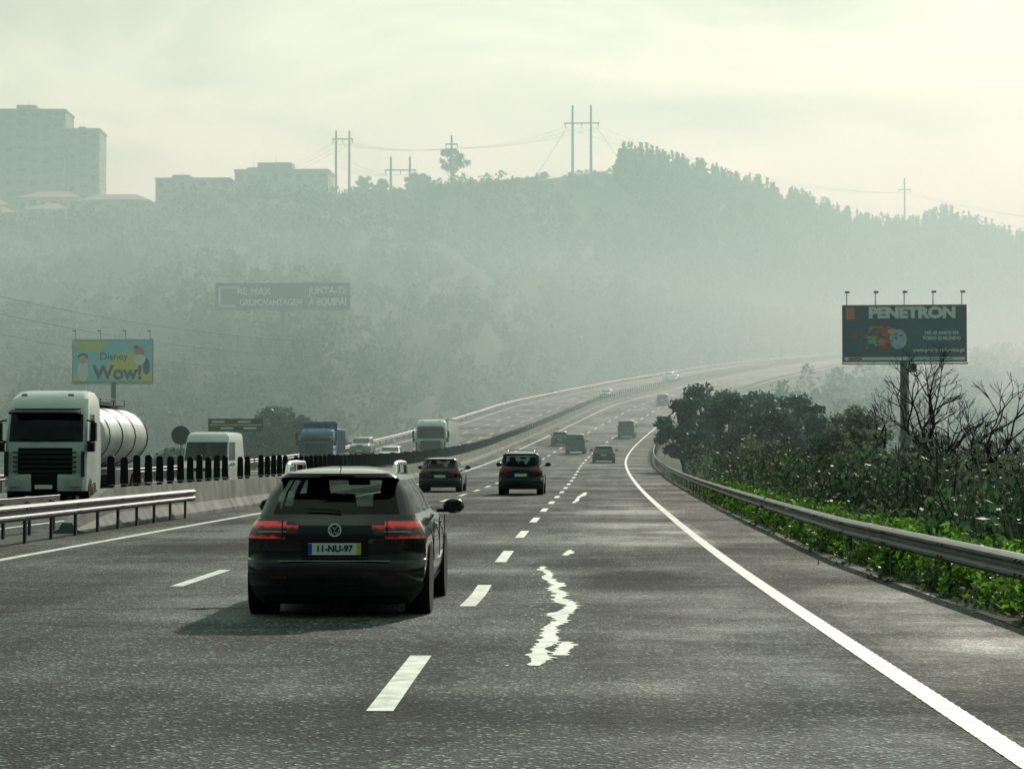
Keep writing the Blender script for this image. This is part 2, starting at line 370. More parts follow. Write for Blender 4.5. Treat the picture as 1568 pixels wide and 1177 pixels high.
while y<620:
    p=rp(y,-12.6,.85); hgt=.66*random.uniform(.93,1.04); dd=1.4 if y<150 else 2.0; tw=heading(y)+random.gauss(.1,.1)
    if random.random()>.03 or y>120:
        mb.box((p[0],p[1],p[2]+.03),(.12,.18,.06),M['fin'])
        mb.box((p[0],p[1],p[2]+hgt/2+.04),(.19,.05,hgt-.06),M['fin'],rz=tw,tx=.85)
        mb.box((p[0],p[1],p[2]+hgt+.03),(.15,.045,.04),M['fin'],rz=tw,tx=.6)
    y+=dd
mb.obj('anti_glare_fins',e)

# ------------------------------------------------------------------ vehicles
def rect_ring(z,yr,yf,w,rr,rf,bow=.05,bowf=.12,nR=10,nC=4,nS=12):
    P=[]
    yc=yr+bow*((w-rr)/w)**2
    for i in range(nR+1):
        x=-(w-rr)+2*(w-rr)*i/nR; P.append((x,yr+bow*(x/w)**2,z))
    for j in range(1,nC):
        a=-math.pi/2+math.pi/2*j/nC; P.append((w-rr+rr*math.cos(a),yc+rr+rr*math.sin(a),z))
    yfc=yf-bowf*((w-rf)/w)**2
    for i in range(nS+1):
        t=i/nS; P.append((w-.015*(2*t-1)**2,yc+rr+(yfc-rf-yc-rr)*t,z))
    for j in range(1,nC):
        a=math.pi/2*j/nC; P.append((w-rf+rf*math.cos(a),yfc-rf+rf*math.sin(a),z))
    for i in range(nR+1):
        x=(w-rf)-2*(w-rf)*i/nR; P.append((x,yf-bowf*(x/w)**2,z))
    for j in range(1,nC):
        a=math.pi/2+math.pi/2*j/nC; P.append((-(w-rf)+rf*math.cos(a),yfc-rf+rf*math.sin(a),z))
    for i in range(nS+1):
        t=1-i/nS; P.append((-(w-.015*(2*t-1)**2),yc+rr+(yfc-rf-yc-rr)*t,z))
    for j in range(1,nC):
        a=math.pi+math.pi/2*j/nC; P.append((-(w-rr)+rr*math.cos(a),yc+rr+rr*math.sin(a),z))
    return P
def cat_list(nR=10,nC=4,nS=12):
    c=[('rear',min(i,nR-1-i)) for i in range(nR)]+[('rc',i) for i in range(nC)]+[('side',i) for i in range(nS)]+[('fc',i) for i in range(nC)]
    c+=[('front',min(i,nR-1-i)) for i in range(nR)]+[('fc',nC-1-i) for i in range(nC)]+[('side',nS-1-i) for i in range(nS)]+[('rc',nC-1-i) for i in range(nC)]
    return c
CATS=cat_list()
def slices(mb,S,mf):
    base=len(mb.v); n=len(CATS)
    for s in S: mb.v+=rect_ring(*s[1:])
    for r in range(len(S)-1):
        for k in range(n):
            j=(k+1)%n
            mb.f.append([base+r*n+k,base+r*n+j,base+(r+1)*n+j,base+(r+1)*n+k]); mb.m.append(mb.mi(mf(S[r][0],*CATS[k])))
    mb.f.append([base+k for k in range(n)][::-1]); mb.m.append(mb.mi(M['black']))
    b=base+(len(S)-1)*n; mb.f.append([b+k for k in range(n)]); mb.m.append(mb.mi(mf('roof','front',5)))
def wheels(e,xs,ys,r,w,rimr=.6):
    mb=MB()
    for x in xs:
        for y in ys:
            s=1 if x>0 else -1
            mb.cyl((x-w/2,y,r),(x+w/2,y,r),r,r,28,M['rubber'])
            mb.cyl((x+s*w/2,y,r),(x+s*(w/2+.006),y,r),r*rimr,r*rimr,20,M['rim'])
            mb.cyl((x+s*(w/2+.006),y,r),(x+s*(w/2+.012),y,r),r*rimr*.8,r*rimr*.75,5,M['black'])
    mb.obj('wheels',e,bevel=.02)
def prof(kind,L,W,Hh):
    h=L/2; w=W/2
    if kind in('wagon','suv','hatch'):
        ro=Hh/1.48
        rear={'wagon':(.56,.46),'suv':(.30,.24),'hatch':(.56,.50)}[kind]
        gw={'wagon':.665,'suv':.80,'hatch':.74}[kind]
        b0=.13 if kind=='wagon' else .20
        return [('low',b0*ro,-h+.14,h-.16,w*.82,.2,.35,.06,.2),
        ('low',.22*ro,-h+.05,h-.06,w*.91,.24,.45,.08,.22),
        ('bump',.31*ro,-h+.03,h-.03,w*.965,.28,.5,.12,.25),
        ('bump',.42*ro,-h+.0,h-.0,w*.99,.32,.5,.13,.25),
        ('bump2',.53*ro,-h+.01,h-.0,w*1.0,.32,.5,.13,.25),
        ('bump2',.565*ro,-h+.03,h-.01,w,.31,.5,.13,.25),
        ('panel',.58*ro,-h+.085,h-.02,w,.30,.5,.12,.25),
        ('panel',.66*ro,-h+.105,h-.03,w,.29,.5,.11,.25),
        ('light',.775*ro,-h+.08,h-.06,w*.993,.28,.5,.11,.25),
        ('lightm',.82*ro,-h+.085,h-.10,w*.982,.27,.5,.11,.25),
        ('light2',.905*ro,-h+.11,h-.20,w*.945,.25,.5,.10,.25),
        ('belt',.945*ro,-h+.15,h-.42,w*.915,.22,.5,.09,.25),
        ('cowl',.97*ro,-h+.18,h-1.0,w*.89,.19,.25,.08,.25),
        ('glassA',.99*ro,-h+.20,h-1.18,w*.875,.16,.2,.07,.2),
        ('glass',1.01*ro,-h+.22,h-1.26,w*.86,.15,.2,.07,.2),
        ('glass',1.19*ro,-h+(.22+rear[0])*.5-.01,h-1.55,w*(.86+gw+.05)/2,.13,.2,.06,.2),
        ('header',1.345*Hh/1.48,-h+rear[0]+.0,h-1.83,w*(gw+.01),.11,.18,.05,.14),
        ('roof',1.375*Hh/1.48,-h+rear[1]-.12,h-1.9,w*(gw-.01),.11,.18,.05,.12),
        ('roof',1.415*Hh/1.48,-h+rear[1]-.10,h-2.08,w*(gw-.06),.14,.2,.05,.12),
        ('roof',1.445*Hh/1.48,-h+rear[1]+.03,h-2.3,w*(gw-.17),.2,.2,.05,.12),
        ('roof',1.465*Hh/1.48,-h+rear[1]+.35,h-2.5,w*(gw-.30),.2,.2,.05,.1),
        ('roof',Hh,-h+rear[1]+.8,h-2.7,w*(gw-.45),.2,.2,.05,.1)]
    if kind=='van':
        return [('low',.25,-h+.12,h-.12,w*.88,.12,.3,.03,.2),
        ('bump',.38,-h,h,w*.98,.12,.4,.03,.2),('bump2',.55,-h+.01,h-.01,w,.12,.4,.03,.2),
        ('panel',.6,-h+.05,h-.04,w,.12,.4,.03,.2),('light',.85,-h+.05,h-.10,w,.12,.4,.03,.2),('light2',1.0,-h+.05,h-.2,w,.12,.4,.03,.2),
        ('belt',1.12,-h+.05,h-.5,w*.99,.12,.3,.03,.2),('cowl',1.2,-h+.06,h-.85,w*.98,.12,.25,.03,.2),('glassA',1.25,-h+.06,h-.95,w*.975,.12,.25,.03,.2),
        ('glass',1.3,-h+.06,h-1.0,w*.97,.1,.2,.03,.2),('header',Hh-.42,-h+.09,h-1.5,w*.92,.1,.2,.03,.15),('roof',Hh-.15,-h+.1,h-1.75,w*.89,.1,.2,.03,.1),
        ('roof',Hh-.05,-h+.14,h-1.95,w*.84,.14,.2,.03,.1),('roof',Hh,-h+.25,h-2.2,w*.7,.2,.2,.03,.1)]
def car(name,Y,d,kind,L,W,Hh,paint,oncoming=False,yaw=0,detail=False,pos=None,rack=False,see=False):
    p=pos or rp(Y,d)
    rz_=(0 if pos else heading(p[1]))+yaw+(math.pi if oncoming else 0)
    e=empty(name,p,rz_)
    e.rotation_euler[0]=(-1 if oncoming else 1)*math.atan(float(np.interp(Y,PY,np.gradient(PZ,PY))))
    P=M[paint]; van=kind=='van'; G=M['glass_see'] if see else M['glass']; TL=M['tail'] if detail else M['tailoff']
    def mf(tag,cat,i):
        if tag=='low': return M['black']
        if tag in('light','light2','lightm'):
            if cat=='rc' or (cat=='rear' and not van and (i<1 or (i<2 and tag=='lightm'))): return TL
            if cat=='fc' or (cat=='front' and i<1): return M['lampclear']
            if cat=='front' and i>=2: return M['black'] if tag!='light2' else P
        if tag=='bump' and cat in('rear','front') : return M['black'] if cat=='front' and i>1 else P
        if tag in('glass',):
            if cat=='rear': return G if not(van and i==4) else P
            if cat=='side':
                if van and i<7: return P
                return M['black'] if i in(4,8) else G
            if cat=='front': return G
            if cat=='fc' and i>1: return G
            if cat=='rc' : return P
        return P
    mb=MB(); S=prof(kind,L,W,Hh); slices(mb,S,mf); mb.obj('body',e,ang=28)
    r=.325 if kind!='suv' else .36
    h=L/2; w=W/2
    wheels(e,(w-.125,-(w-.125)),(-h+.85,h-.85),r,.215)
    if see:
        mb=MB(); z0=.9*Hh/1.48; T_=M['trimdark']
        mb.box((0,h-1.45,z0-.02),(1.45,.5,.2),T_); mb.box((0,0,z0-.18),(1.5,L-1.6,.04),T_)
        for s in(-.4,.4):
            mb.box((s,.15,z0+.0),(.5,.14,.55),T_,rx=-.2,tx=.85); mb.box((s,.05,z0+.36),(.26,.1,.18),T_,tx=.8)
        mb.box((0,-h+1.35,z0-.05),(1.3,.16,.42),T_,rx=-.2)
        for s in(-.42,0,.42): mb.box((s,-h+1.25,z0+.22),(.24,.09,.15),T_,tx=.8)
        mb.cyl((-.4,h-1.9,z0+.05),(-.4,h-1.93,z0+.07),.19,.19,16,T_)
        mb.box((0,h-1.75,z0+.40),(.24,.03,.07),T_)
        mb.obj('interior',e,bevel=.03)
    mb=MB()
    for s in(1,-1):
        for y in(-h+.85,h-.85): mb.cyl((s*(w-.25),y,r+.02),(s*(w+.004),y,r+.02),r+.055,r+.055,24,M['black'])
    k=Hh/1.48 if not van else 1.12
    for s in(1,-1):
        my=h-1.45; mz=1.03*k
        mb.ell((s*(w+.12),my,mz),(.12,.06,.085),P); mb.box((s*(w-.0),my+.02,mz-.05),(.14,.05,.04),M['black'])
        mb.box((s*(w+.12),my-.055,mz),(.17,.012,.11),M['glass'])
    yb=-h
    pz=.72*k if kind!='van' else .8
    mb.box((0,yb+.098,pz-.03),(.66,.04,.17),M['black'])
    mb.box((0,yb+.062,pz-.045),(.52,.012,.115),M['plate'])
    mb.box((-.24,yb+.054,pz-.045),(.04,.006,.11),M['plateblue']); mb.box((.24,yb+.054,pz-.045),(.04,.006,.11),M['plateyellow'])
    mb.box((0,h-.0,.5),(.52,.03,.11),M['plate'])
    for s in(1,-1):
        mb.box((s*w*.60,yb+.05,.40*k),(.16,.05,.025),M['refl'])
    mb.box((0,-h+.33 if kind=='wagon' else -h+.4 if not van else -h+.08,Hh-.085),(.34,.02,.014),M['refl'])
    if rack or kind=='wagon':
        for s in(1,-1):
            xr=s*w*(.60); zt=Hh+.03
            pts=[(xr,-h+.66,Hh-.09),(xr,-h+.76,zt-.02),(xr,-h+.9,zt+.005),(xr,-h+1.4,zt+.012),(xr,h-2.35,zt-.0),(xr,h-2.2,Hh-.08)]
            for a_,b_ in zip(pts,pts[1:]): mb.cyl(a_,b_,.022,.022,10,M['silver'])
            mb.cyl(pts[3],(xr,pts[3][1],Hh-.06),.016,.02,6,M['silver'])
        if rack:
            for yy in(-.6,.3): mb.cyl((-w*.7,yy,Hh+.06),(w*.7,yy,Hh+.06),.022,.022,6,M['silver'])
    mb.obj('fittings',e,bevel=.006)
    if detail:
        mb=MB()
        n=24; zc=.855; yc=-h+.080
        for i in range(n):
            a=2*math.pi*i/n; b_=2*math.pi*(i+1)/n
            mb.cyl((.060*math.cos(a),yc,zc+.060*math.sin(a)),(.060*math.cos(b_),yc,zc+.060*math.sin(b_)),.008,.008,6,M['silver'])
        for q in([(-.034,.045),(0,.004),(.034,.045)],[(-.050,.022),(-.022,-.048),(0,-.012),(.022,-.048),(.050,.022)]):
            for a_,b_ in zip(q,q[1:]): mb.cyl((a_[0],yc,zc+a_[1]),(b_[0],yc,zc+b_[1]),.006,.006,5,M['silver'])
        mb.cyl((.05,-h+.215,1.04),(-.30,-h+.24,1.065),.010,.007,6,M['black'])
        mb.cyl((0,-h+.75,Hh-.05),(.0,-h+.58,Hh+.10),.007,.003,5,M['black'])
        mb.box((0,-h+.028,.558),(1.10,.03,.006),M['silver'])
        mb.box((0,-h+.088,.775),(.9,.02,.006),M['black'])
        for s in(1,-1):
            mb.box((s*.62,-h+.108,.84),(.28,.02,.016),M['lampclear'])
            mb.box((s*.515,-h+.092,.865),(.010,.02,.18),M['black'])
            for yy in(-.35,.55): mb.box((s*(w-.005),yy,.86),(.03,.2,.03),M['silver'])
            for yy in(-.9,.15,1.2): mb.box((s*(w-.0015),yy,.72),(.01,.008,.42),M['black'])
        mb.obj('trim',e,bevel=.002)
        text('plate_text','11-NU-97',e,(.0,-h+.052,.675),.092,M['ink'],bold=.002,sx=.95)
    return e
car('estate_car',24.6,0,'wagon',4.56,1.81,1.475,'carblack',detail=True,yaw=math.radians(1.3),pos=(-2.79,24.5,zroad(24)),see=True)
car('hatchback_car',96,0,'hatch',4.2,1.78,1.44,'carblack',pos=(-7.2,96,zroad(96)),see=True)
car('suv_car',90,0,'suv',4.5,1.72,1.68,'carblack',pos=(-3.6,90,zroad(90)),rack=True,see=True)
car('saloon_car',184,-1.75,'hatch',4.4,1.8,1.42,'carblack')
car('delivery_van',211,-4.9,'van',4.5,1.8,1.85,'cargrey')
car('hatchback_car',232,-7.6,'hatch',4.2,1.8,1.5,'cardark')
car('delivery_van',252,-1.9,'van',4.6,1.85,1.95,'cargrey')
car('hatchback_car',338,-3.6,'suv',4.4,1.85,1.7,'cardark')
car('saloon_car',560,-5,'hatch',4.4,1.8,1.45,'cargrey'); car('saloon_car',600,-2,'hatch',4.4,1.8,1.45,'carwhite'); car('suv_car',655,-5,'suv',4.4,1.8,1.7,'cardark')
car('saloon_car',362,-16.3,'hatch',4.4,1.8,1.45,'cargrey',True)
car('saloon_car',428,-16.3,'hatch',4.4,1.8,1.45,'cargrey',True); car('suv_car',440,-19.8,'suv',4.4,1.8,1.65,'carwhite',True)
car('saloon_car',545,-16.3,'hatch',4.4,1.8,1.45,'cargrey',True); car('saloon_car',556,-19.8,'hatch',4.4,1.8,1.45,'cardark',True)
car('saloon_car',180,-18.6,'hatch',4.4,1.8,1.42,'carwhite',True); car('suv_car',205,-24.0,'suv',4.5,1.85,1.7,'cargrey',True)
car('white_van',97,-18.4,'van',5.6,2.0,2.5,'carwhite',True)

def truck(name,Y,d,cab,body,Hc=3.45):
    p=rp(Y,d); e=empty(name,p,heading(Y)+math.pi); C=M[cab]
    S=[('low',.35,-2.1,-.08,1.1,.1,.2,.0,.1),('bump',.5,-2.15,0,1.22,.1,.25,.0,.14),('bump',.95,-2.15,.02,1.24,.1,.25,.0,.14),('grille',1.0,-2.15,-.04,1.24,.1,.22,.0,.12),
       ('grille',1.45,-2.15,-.05,1.24,.1,.22,.0,.12),('panel',1.78,-2.15,-.06,1.24,.1,.22,0,.12),('glass',1.95,-2.15,-.08,1.235,.1,.2,0,.12),
       ('visor',Hc-.72,-2.15,-.26,1.21,.1,.2,0,.12),('roof',Hc-.55,-2.15,-.30,1.2,.1,.2,0,.12),('roof',Hc-.25,-2.15,-.55,1.16,.12,.25,0,.1),('roof',Hc-.05,-2.1,-1.0,1.05,.15,.3,0,.1),('roof',Hc,-2.05,-1.3,.9,.2,.3,0,.1)]
    def mf(tag,cat,i):
        if tag=='low': return M['black']
        if tag=='grille': return M['black'] if cat=='front' and i>=1 else C
        if tag=='bump': return M['black'] if cat=='front' and i>=3 else C
        if tag=='glass':
            if cat=='front' or (cat=='fc' and i>=3): return M['glass']
            if cat=='side' and 6<=i<=10: return M['glass']
        if tag=='visor' and cat=='front': return M['black']
        return C
    mb=MB(); slices(mb,S,mf); mb.obj('cab',e,ang=28)
    mb=MB()
    for z in(1.08,1.22,1.36,1.5,1.64): mb.box((0,-.03,z),(1.9,.05,.05),M['darksteel'])
    for s in(1,-1):
        mb.box((s*.95,.0,.74),(.42,.1,.22),M['lampclear'])
        mb.box((s*1.42,-.25,2.25),(.16,.2,.55),M['black']); mb.box((s*1.36,-.2,1.8),(.2,.2,.28),M['black'])
        mb.cyl((s*1.2,-.3,2.6),(s*1.45,-.25,2.55),.03,.03,6,M['black']); mb.cyl((s*1.2,-.3,1.95),(s*1.45,-.25,2.0),.03,.03,6,M['black'])
        mb.cyl((s*.1,-.03,1.98),(s*.85,-.07,2.06),.015,.01,5,M['black'])
        mb.box((s*.7,-.42,Hc-.15),(.18,.06,.08),M['lampclear'])
        mb.box((s*1.15,-.05,1.3),(.1,.14,.75),M['darksteel'])
    mb.box((0,-.02,Hc-.66),(2.1,.32,.06),M['black'],rx=-.25)
    mb.box((0,.08,.62),(.52,.03,.12),M['plate'])
    mb.box((0,-5.2,.95),(.9,8.6,.25),M['darksteel'])
    mb.obj('cab_fittings',e,bevel=.01)
    mb=MB()
    if body=='tank':
        n=28; L=[(-2.9,.55),(-3.05,.95),(-3.3,1.0),(-9.4,1.0),(-9.65,.95),(-9.8,.55)]
        prev=None
        for y,sc_ in L:
            rg=[(1.22*sc_*math.cos(2*math.pi*i/n),y,2.15+.98*sc_*math.sin(2*math.pi*i/n)) for i in range(n)]
            if prev:
                for i in range(n): mb.poly([prev[i],prev[(i+1)%n],rg[(i+1)%n],rg[i]],M['tank'])
            else: mb.poly(rg,M['tank'])
            prev=rg
        mb.poly(prev,M['tank'],True)
        for y in(-3.4,-5.3,-7.3,-9.3): 
            for i in range(n):
                a=2*math.pi*i/n; b_=2*math.pi*(i+1)/n
                mb.cyl((1.23*math.cos(a),y,2.15+.99*math.sin(a)),(1.23*math.cos(b_),y,2.15+.99*math.sin(b_)),.022,.022,5,M['steel'])
        mb.box((0,-6.3,3.18),(.9,6,.05),M['darksteel'])
        for s in(1,-1):
            mb.cyl((s*.45,-3.5,3.38),(s*.45,-9.2,3.38),.02,.02,5,M['steel'])
            for y in(-3.5,-5.5,-7.5,-9.2): mb.cyl((s*.45,y,3.18),(s*.45,y,3.38),.02,.02,5,M['steel'])
            mb.box((s*1.15,-6,.85),(.06,3.5,.5),M['steel'])
        for y in(-4.2,-6.2,-8.4): mb.cyl((0,y,3.1),(0,y,3.32),.28,.28,14,M['tank'])
    elif body=='dump':
        mb.box((0,-4.9,2.0),(2.45,5.2,1.5),M['blue']); mb.box((0,-2.1,3.3),(2.5,.9,.14),M['blue']); mb.box((0,-2.45,2.6),(2.5,.1,1.6),M['blue'])
        mb.box((0,-4.9,2.8),(2.52,5.3,.12),M['blue'])
        for y in(-3,-4,-5,-6,-7): mb.box((1.26,y,2.0),(.08,.12,1.5),M['blue']); mb.box((-1.26,y,2.0),(.08,.12,1.5),M['blue'])
    else:
        mb.box((0,-8.4,2.35),(2.5,11.6,2.5),M['carwhite'])
        for s in(1,-1):
            mb.box((s*1.26,-8.4,3.58),(.05,11.6,.08),M['steel']); mb.box((s*1.26,-8.4,1.15),(.05,11.6,.1),M['steel'])
    mb.obj('load_body',e,bevel=.03)
    ys=[-.95,-3.7] if body!='dump' else [-.95,-5.4,-6.7]
    if body=='tank': ys+=[-7.2,-8.5]
    if body=='box': ys+=[-9.2,-10.5,-11.8]
    wheels(e,(1.08,-1.08),ys,.5,.3,.5)
    return e
truck('tanker_truck',67,-18.25,'carwhite','tank',3.5)
truck('dump_truck',163,-22.3,'blue','dump',2.9)
truck('lorry',183,-15.7,'carwhite','box',3.5)

# ------------------------------------------------------------------ signs / billboards
def pmat(n,c,v=.05,vs=2): return mat(n,c,.85,var=v,vscale=vs,spec=.15)
M['bb_dark']=pmat('billboard_dark_print',(.016,.085,.15),.2,.6); M['bb_navyboard']=pmat('billboard_navy_print',(.006,.035,.08),.1,.6)
M['bb_blue']=pmat('billboard_blue_print',(.32,.76,.90)); M['bb_yellow']=pmat('billboard_yellow_print',(.88,.76,.14))
M['bb_orange']=pmat('print_orange',(.8,.2,.06)); M['bb_red']=pmat('print_red',(.45,.07,.05),.4)
M['bb_green']=pmat('print_green',(.2,.55,.15)); M['bb_white']=pmat('print_white',(.93,.95,.94),.02)
M['bb_navy']=pmat('print_navy',(.02,.05,.25)); M['bb_skin']=pmat('print_skin',(.8,.5,.36)); M['bb_pale']=pmat('print_pale_blue',(.35,.62,.75),.3)
def disc(mb,c,rx_,rz__,m,y,n=20,a0=0,a1=2*math.pi):
    mb.poly([(c[0]+rx_*math.cos(a0+(a1-a0)*i/n),y,c[1]+rz__*math.sin(a0+(a1-a0)*i/n)) for i in range(n)],m)
def billboard(name,x,y,zb,w,h,face,rz_=0,polew=.55,lamps=5,gb=None):
    g=H(x,y) if gb is None else gb
    e=empty(name,(x,y,g),rz_); zb-=g
    mb=MB(); mb.box((0,0,zb+h/2),(w,.3,h),M['darksteel']); mb.box((0,-.16,zb+h/2),(w-.14,.03,h-.14),face)
    mb.obj('panel',e,bevel=.02)
    mb=MB(); mb.cyl((0,.45,-.5),(0,.45,zb+h*.6),polew/2,polew/2*.9,16,M['darksteel'])
    mb.box((0,.3,zb+.3),(w*.9,.2,.2),M['darksteel']); mb.box((0,.3,zb+h-.5),(w*.9,.2,.2),M['darksteel'])
    mb.box((0,-.45,zb-.12),(w,.6,.06),M['darksteel'])
    for i in range(9): mb.box((-w/2+w*i/8,-.2,zb-.08),(.06,1.0,.05),M['darksteel'])
    if lamps>4:
        mb.box((.55,.2,zb-.35),(.5,.3,.6),M['darksteel']); mb.cyl((.3,.45,-.3),(.3,.45,zb),.03,.03,5,M['darksteel'])
    mb.obj('mast',e)
    mb=MB()
    for i in range(lamps):
        xx=-w/2+.3+(w-.6)*i/(lamps-1)
        mb.cyl((xx,.0,zb+h),(xx,-.05,zb+h+.75),.03,.03,6,M['darksteel']); mb.cyl((xx,-.05,zb+h+.75),(xx,-.7,zb+h+.85),.03,.03,6,M['darksteel'])
        mb.box((xx,-.75,zb+h+.8),(.3,.22,.12),M['darksteel'])
    if lamps: mb.obj('floodlights',e)
    return e,zb
e,zb=billboard('billboard',19.0,150,7.45,8.05,3.75,M['bb_dark'],rz_=math.radians(-3))
Y0=-.18
text('headline','PENETRON',e,(.5,Y0,zb+3.2),.95,M['bb_white'],bold=.06,sx=1.16)
mb=MB(); mb.box((-3.5,Y0,zb+3.2),(.55,.02,.8),M['bb_orange']); 
disc(mb,(-1.2,zb+1.6),.9,.75,M['bb_red'],Y0); disc(mb,(-.4,zb+1.5),.55,.65,M['bb_pale'],Y0-.004); mb.box((-2.1,Y0,zb+1.45),(.55,.02,.5),M['bb_green'])
mb.box((-3.2,Y0,zb+1.8),(.3,.02,.5),M['bb_red']); mb.box((-1.8,Y0,zb+2.3),(.9,.02,.1),M['bb_orange']); disc(mb,(-1.5,zb+1.3),.3,.25,M['bb_orange'],Y0-.008,9); disc(mb,(-.75,zb+2.0),.35,.2,M['bb_skin'],Y0-.008,7)
for q in range(26):
    disc(mb,(random.uniform(-2.6,-.2),zb+random.uniform(.9,2.3)),random.uniform(.05,.18),random.uniform(.04,.14),random.choice([M['bb_red'],M['bb_navyboard'],M['bb_pale'],M['bb_orange']]),Y0-.012-.0006*q,6)
mb.box((0,Y0,zb+.22),(7.8,.02,.22),M['bb_white']); mb.box((1.6,Y0-.012,zb+.22),(3,.02,.14),M['bb_pale']); mb.box((-3.2,Y0-.012,zb+.22),(.9,.02,.14),M['bb_red']); mb.obj('printed_art',e)
text('line_one','HÁ 42 ANOS EM',e,(2.4,Y0,zb+1.9),.30,M['bb_white'],bold=.01); text('line_two','TODO O MUNDO',e,(2.4,Y0,zb+1.55),.30,M['bb_white'],bold=.01); text('address','www.penetroniberica.pt',e,(2.2,Y0,zb+.78),.34,M['bb_white'],bold=.01)
e,zb=billboard('billboard',-49.0,221,8.35,7.9,4.25,M['bb_blue'],lamps=4,rz_=math.radians(3))
mb=MB()
disc(mb,(-2.2,zb+4.1),1.7,1.0,M['bb_yellow'],Y0,24,math.pi,2*math.pi); disc(mb,(1.5,zb+.1),2.4,2.9,M['bb_yellow'],Y0,24,0,math.pi)
disc(mb,(-3.1,zb+.1),.75,1.0,M['bb_yellow'],Y0,24,0,math.pi)
disc(mb,(-2.9,zb+1.2),.55,1.1,M['bb_white'],Y0-.006,16); disc(mb,(-2.9,zb+2.3),.42,.42,M['bb_skin'],Y0-.012,16); disc(mb,(-2.9,zb+2.5),.5,.38,M['ink'],Y0-.009,16)
disc(mb,(2.6,zb+3.0),.45,.5,M['bb_orange'],Y0-.006,16); disc(mb,(2.6,zb+2.3),.6,.5,M['bb_white'],Y0-.009,16); disc(mb,(3.3,zb+1.6),.35,.8,M['bb_navy'],Y0-.006,16); disc(mb,(2.3,zb+3.5),.3,.2,M['bb_red'],Y0-.012,12)
mb.obj('printed_art',e)
text('headline','Wow!',e,(.5,Y0-.02,zb+.95),1.85,M['bb_navy'],bold=.06,sx=1.0); text('subtitle','Disney',e,(.1,Y0-.02,zb+2.55),1.0,M['bb_navy'],bold=.0)
e,zb=billboard('hillside_billboard',-52.6,360,24.2,21.6,4.3,M['bb_navyboard'],lamps=0,polew=.8)
mb=MB()
for c,d in(((-10.1,zb+2.1),(.32,3.3)),((-8.6,zb+3.6),(3.2,.32)),((-7.1,zb+3.2),(.32,1.0)),((-8.9,zb+.6),(2.6,.32))): mb.box((c[0],Y0,c[1]),(d[0],.02,d[1]),M['bb_white'])
mb.obj('printed_art',e)
text('line_one','RE MAX',e,(-4.6,Y0,zb+2.9),1.6,M['bb_white'],bold=.03,sx=.95); text('line_two','GRUPOVANTAGEM',e,(-1.9,Y0,zb+1.1),1.4,M['bb_white'],bold=.03,sx=.82)
text('line_three','JUNTA-TE',e,(7.2,Y0,zb+3.0),1.6,M['bb_white'],bold=.05,sx=.86); text('line_four','À EQUIPA!',e,(7.2,Y0,zb+1.2),1.6,M['bb_white'],bold=.05,sx=.82)
M['panelg']=mat('sign_green_panel',(.05,.08,.05),.5,var=.1)
g=H(-26.2,157); e=empty('direction_sign',(-26.2,157,g)); mb=MB(); mb.box((0,0,3.45-g),(3.85,.08,.88),M['panelg']); mb.box((0,-.05,3.45-g),(3.6,.02,.08),M['bb_yellow'])
for s in(-1.3,1.3): mb.cyl((s,.1,-.3),(s,.1,3.7-g),.05,.05,8,M['steel'])
for a,b_ in((-1.2,.22),(.6,.22),(-.6,-.22),(1.0,-.22)): mb.box((a,-.05,3.45+b_-g),(.9,.02,.12),M['bb_white'])
mb.obj('panel',e)
g=H(-26.4,138); e=empty('traffic_sign',(-26.4,138,g)); mb=MB(); mb.cyl((0,-.02,2.6-g),(0,.02,2.6-g),.58,.58,24,M['darksteel']); mb.cyl((0,.06,-.3),(0,.06,2.9-g),.045,.045,8,M['steel']); mb.obj('disc_and_post',e)

# ------------------------------------------------------------------ buildings
def building(name,x0,x1,y,dep,zb,zt,fl,nc_,wall,rz_=0,tile=False,steps=()):
    e=empty(name,((x0+x1)/2,y,zb),rz_); w=x1-x0; h=zt-zb; mb=MB()
    mb.box((0,dep/2,h/2),(w,dep,h),wall)
    if tile:
        z=h; o=.6
        P=[(-w/2-o,-o,z),(w/2+o,-o,z),(w/2+o,dep+o,z),(-w/2-o,dep+o,z)]; r1=(-w/2+dep*.4,dep/2,z+2.2); r2=(w/2-dep*.4,dep/2,z+2.2)
        mb.poly([P[0],P[1],r2,r1],M['tile']); mb.poly([P[1],P[2],r2],M['tile']); mb.poly([P[2],P[3],r1,r2],M['tile']); mb.poly([P[3],P[0],r1],M['tile']); mb.poly(P[::-1],M['tile'])
    else:
        mb.box((0,dep/2,h+.3),(w+.5,dep+.5,.6),wall)
        for (a,b_,hh) in steps: mb.box((a,dep/2,h+.6+hh/2),(b_,dep*.5,hh),wall); mb.cyl((a,dep/2,h+.6+hh),(a,dep/2,h+2.6+hh),.06,.05,5,M['pole'])
    mb.obj('walls_and_roof',e)
    mb=MB(); fh=h/fl
    for f_ in range(fl):
        for c in range(nc_):
            xx=-w/2+w*(c+.5)/nc_; zz_=fh*(f_+.55); ww=w/nc_*.45
            if c%3==1:
                mb.box((xx,-.02,zz_),(ww*1.5,.1,fh*.6),M['window']); mb.box((xx,-.6,zz_-fh*.32),(ww*1.7,1.2,fh*.12),wall); mb.box((xx,-1.15,zz_-fh*.16),(ww*1.7,.08,fh*.3),wall)
            else:
                mb.box((xx,-.02,zz_),(ww,.08,fh*.42),M['window']); mb.box((xx,-.08,zz_-fh*.23),(ww*1.15,.16,fh*.05),wall)
        for c in range(3):
            mb.box((w/2+.02,dep*(c+.5)/3,fh*(f_+.55)),(.08,dep/3*.35,fh*.42),M['window'])
    mb.obj('windows_and_balconies',e)
building('apartment_block',-222,-168.5,690,16,58,106.5,14,14,M['wallg'],steps=((-8,6,2.2),(14,6,1.8)),rz_=math.radians(4))
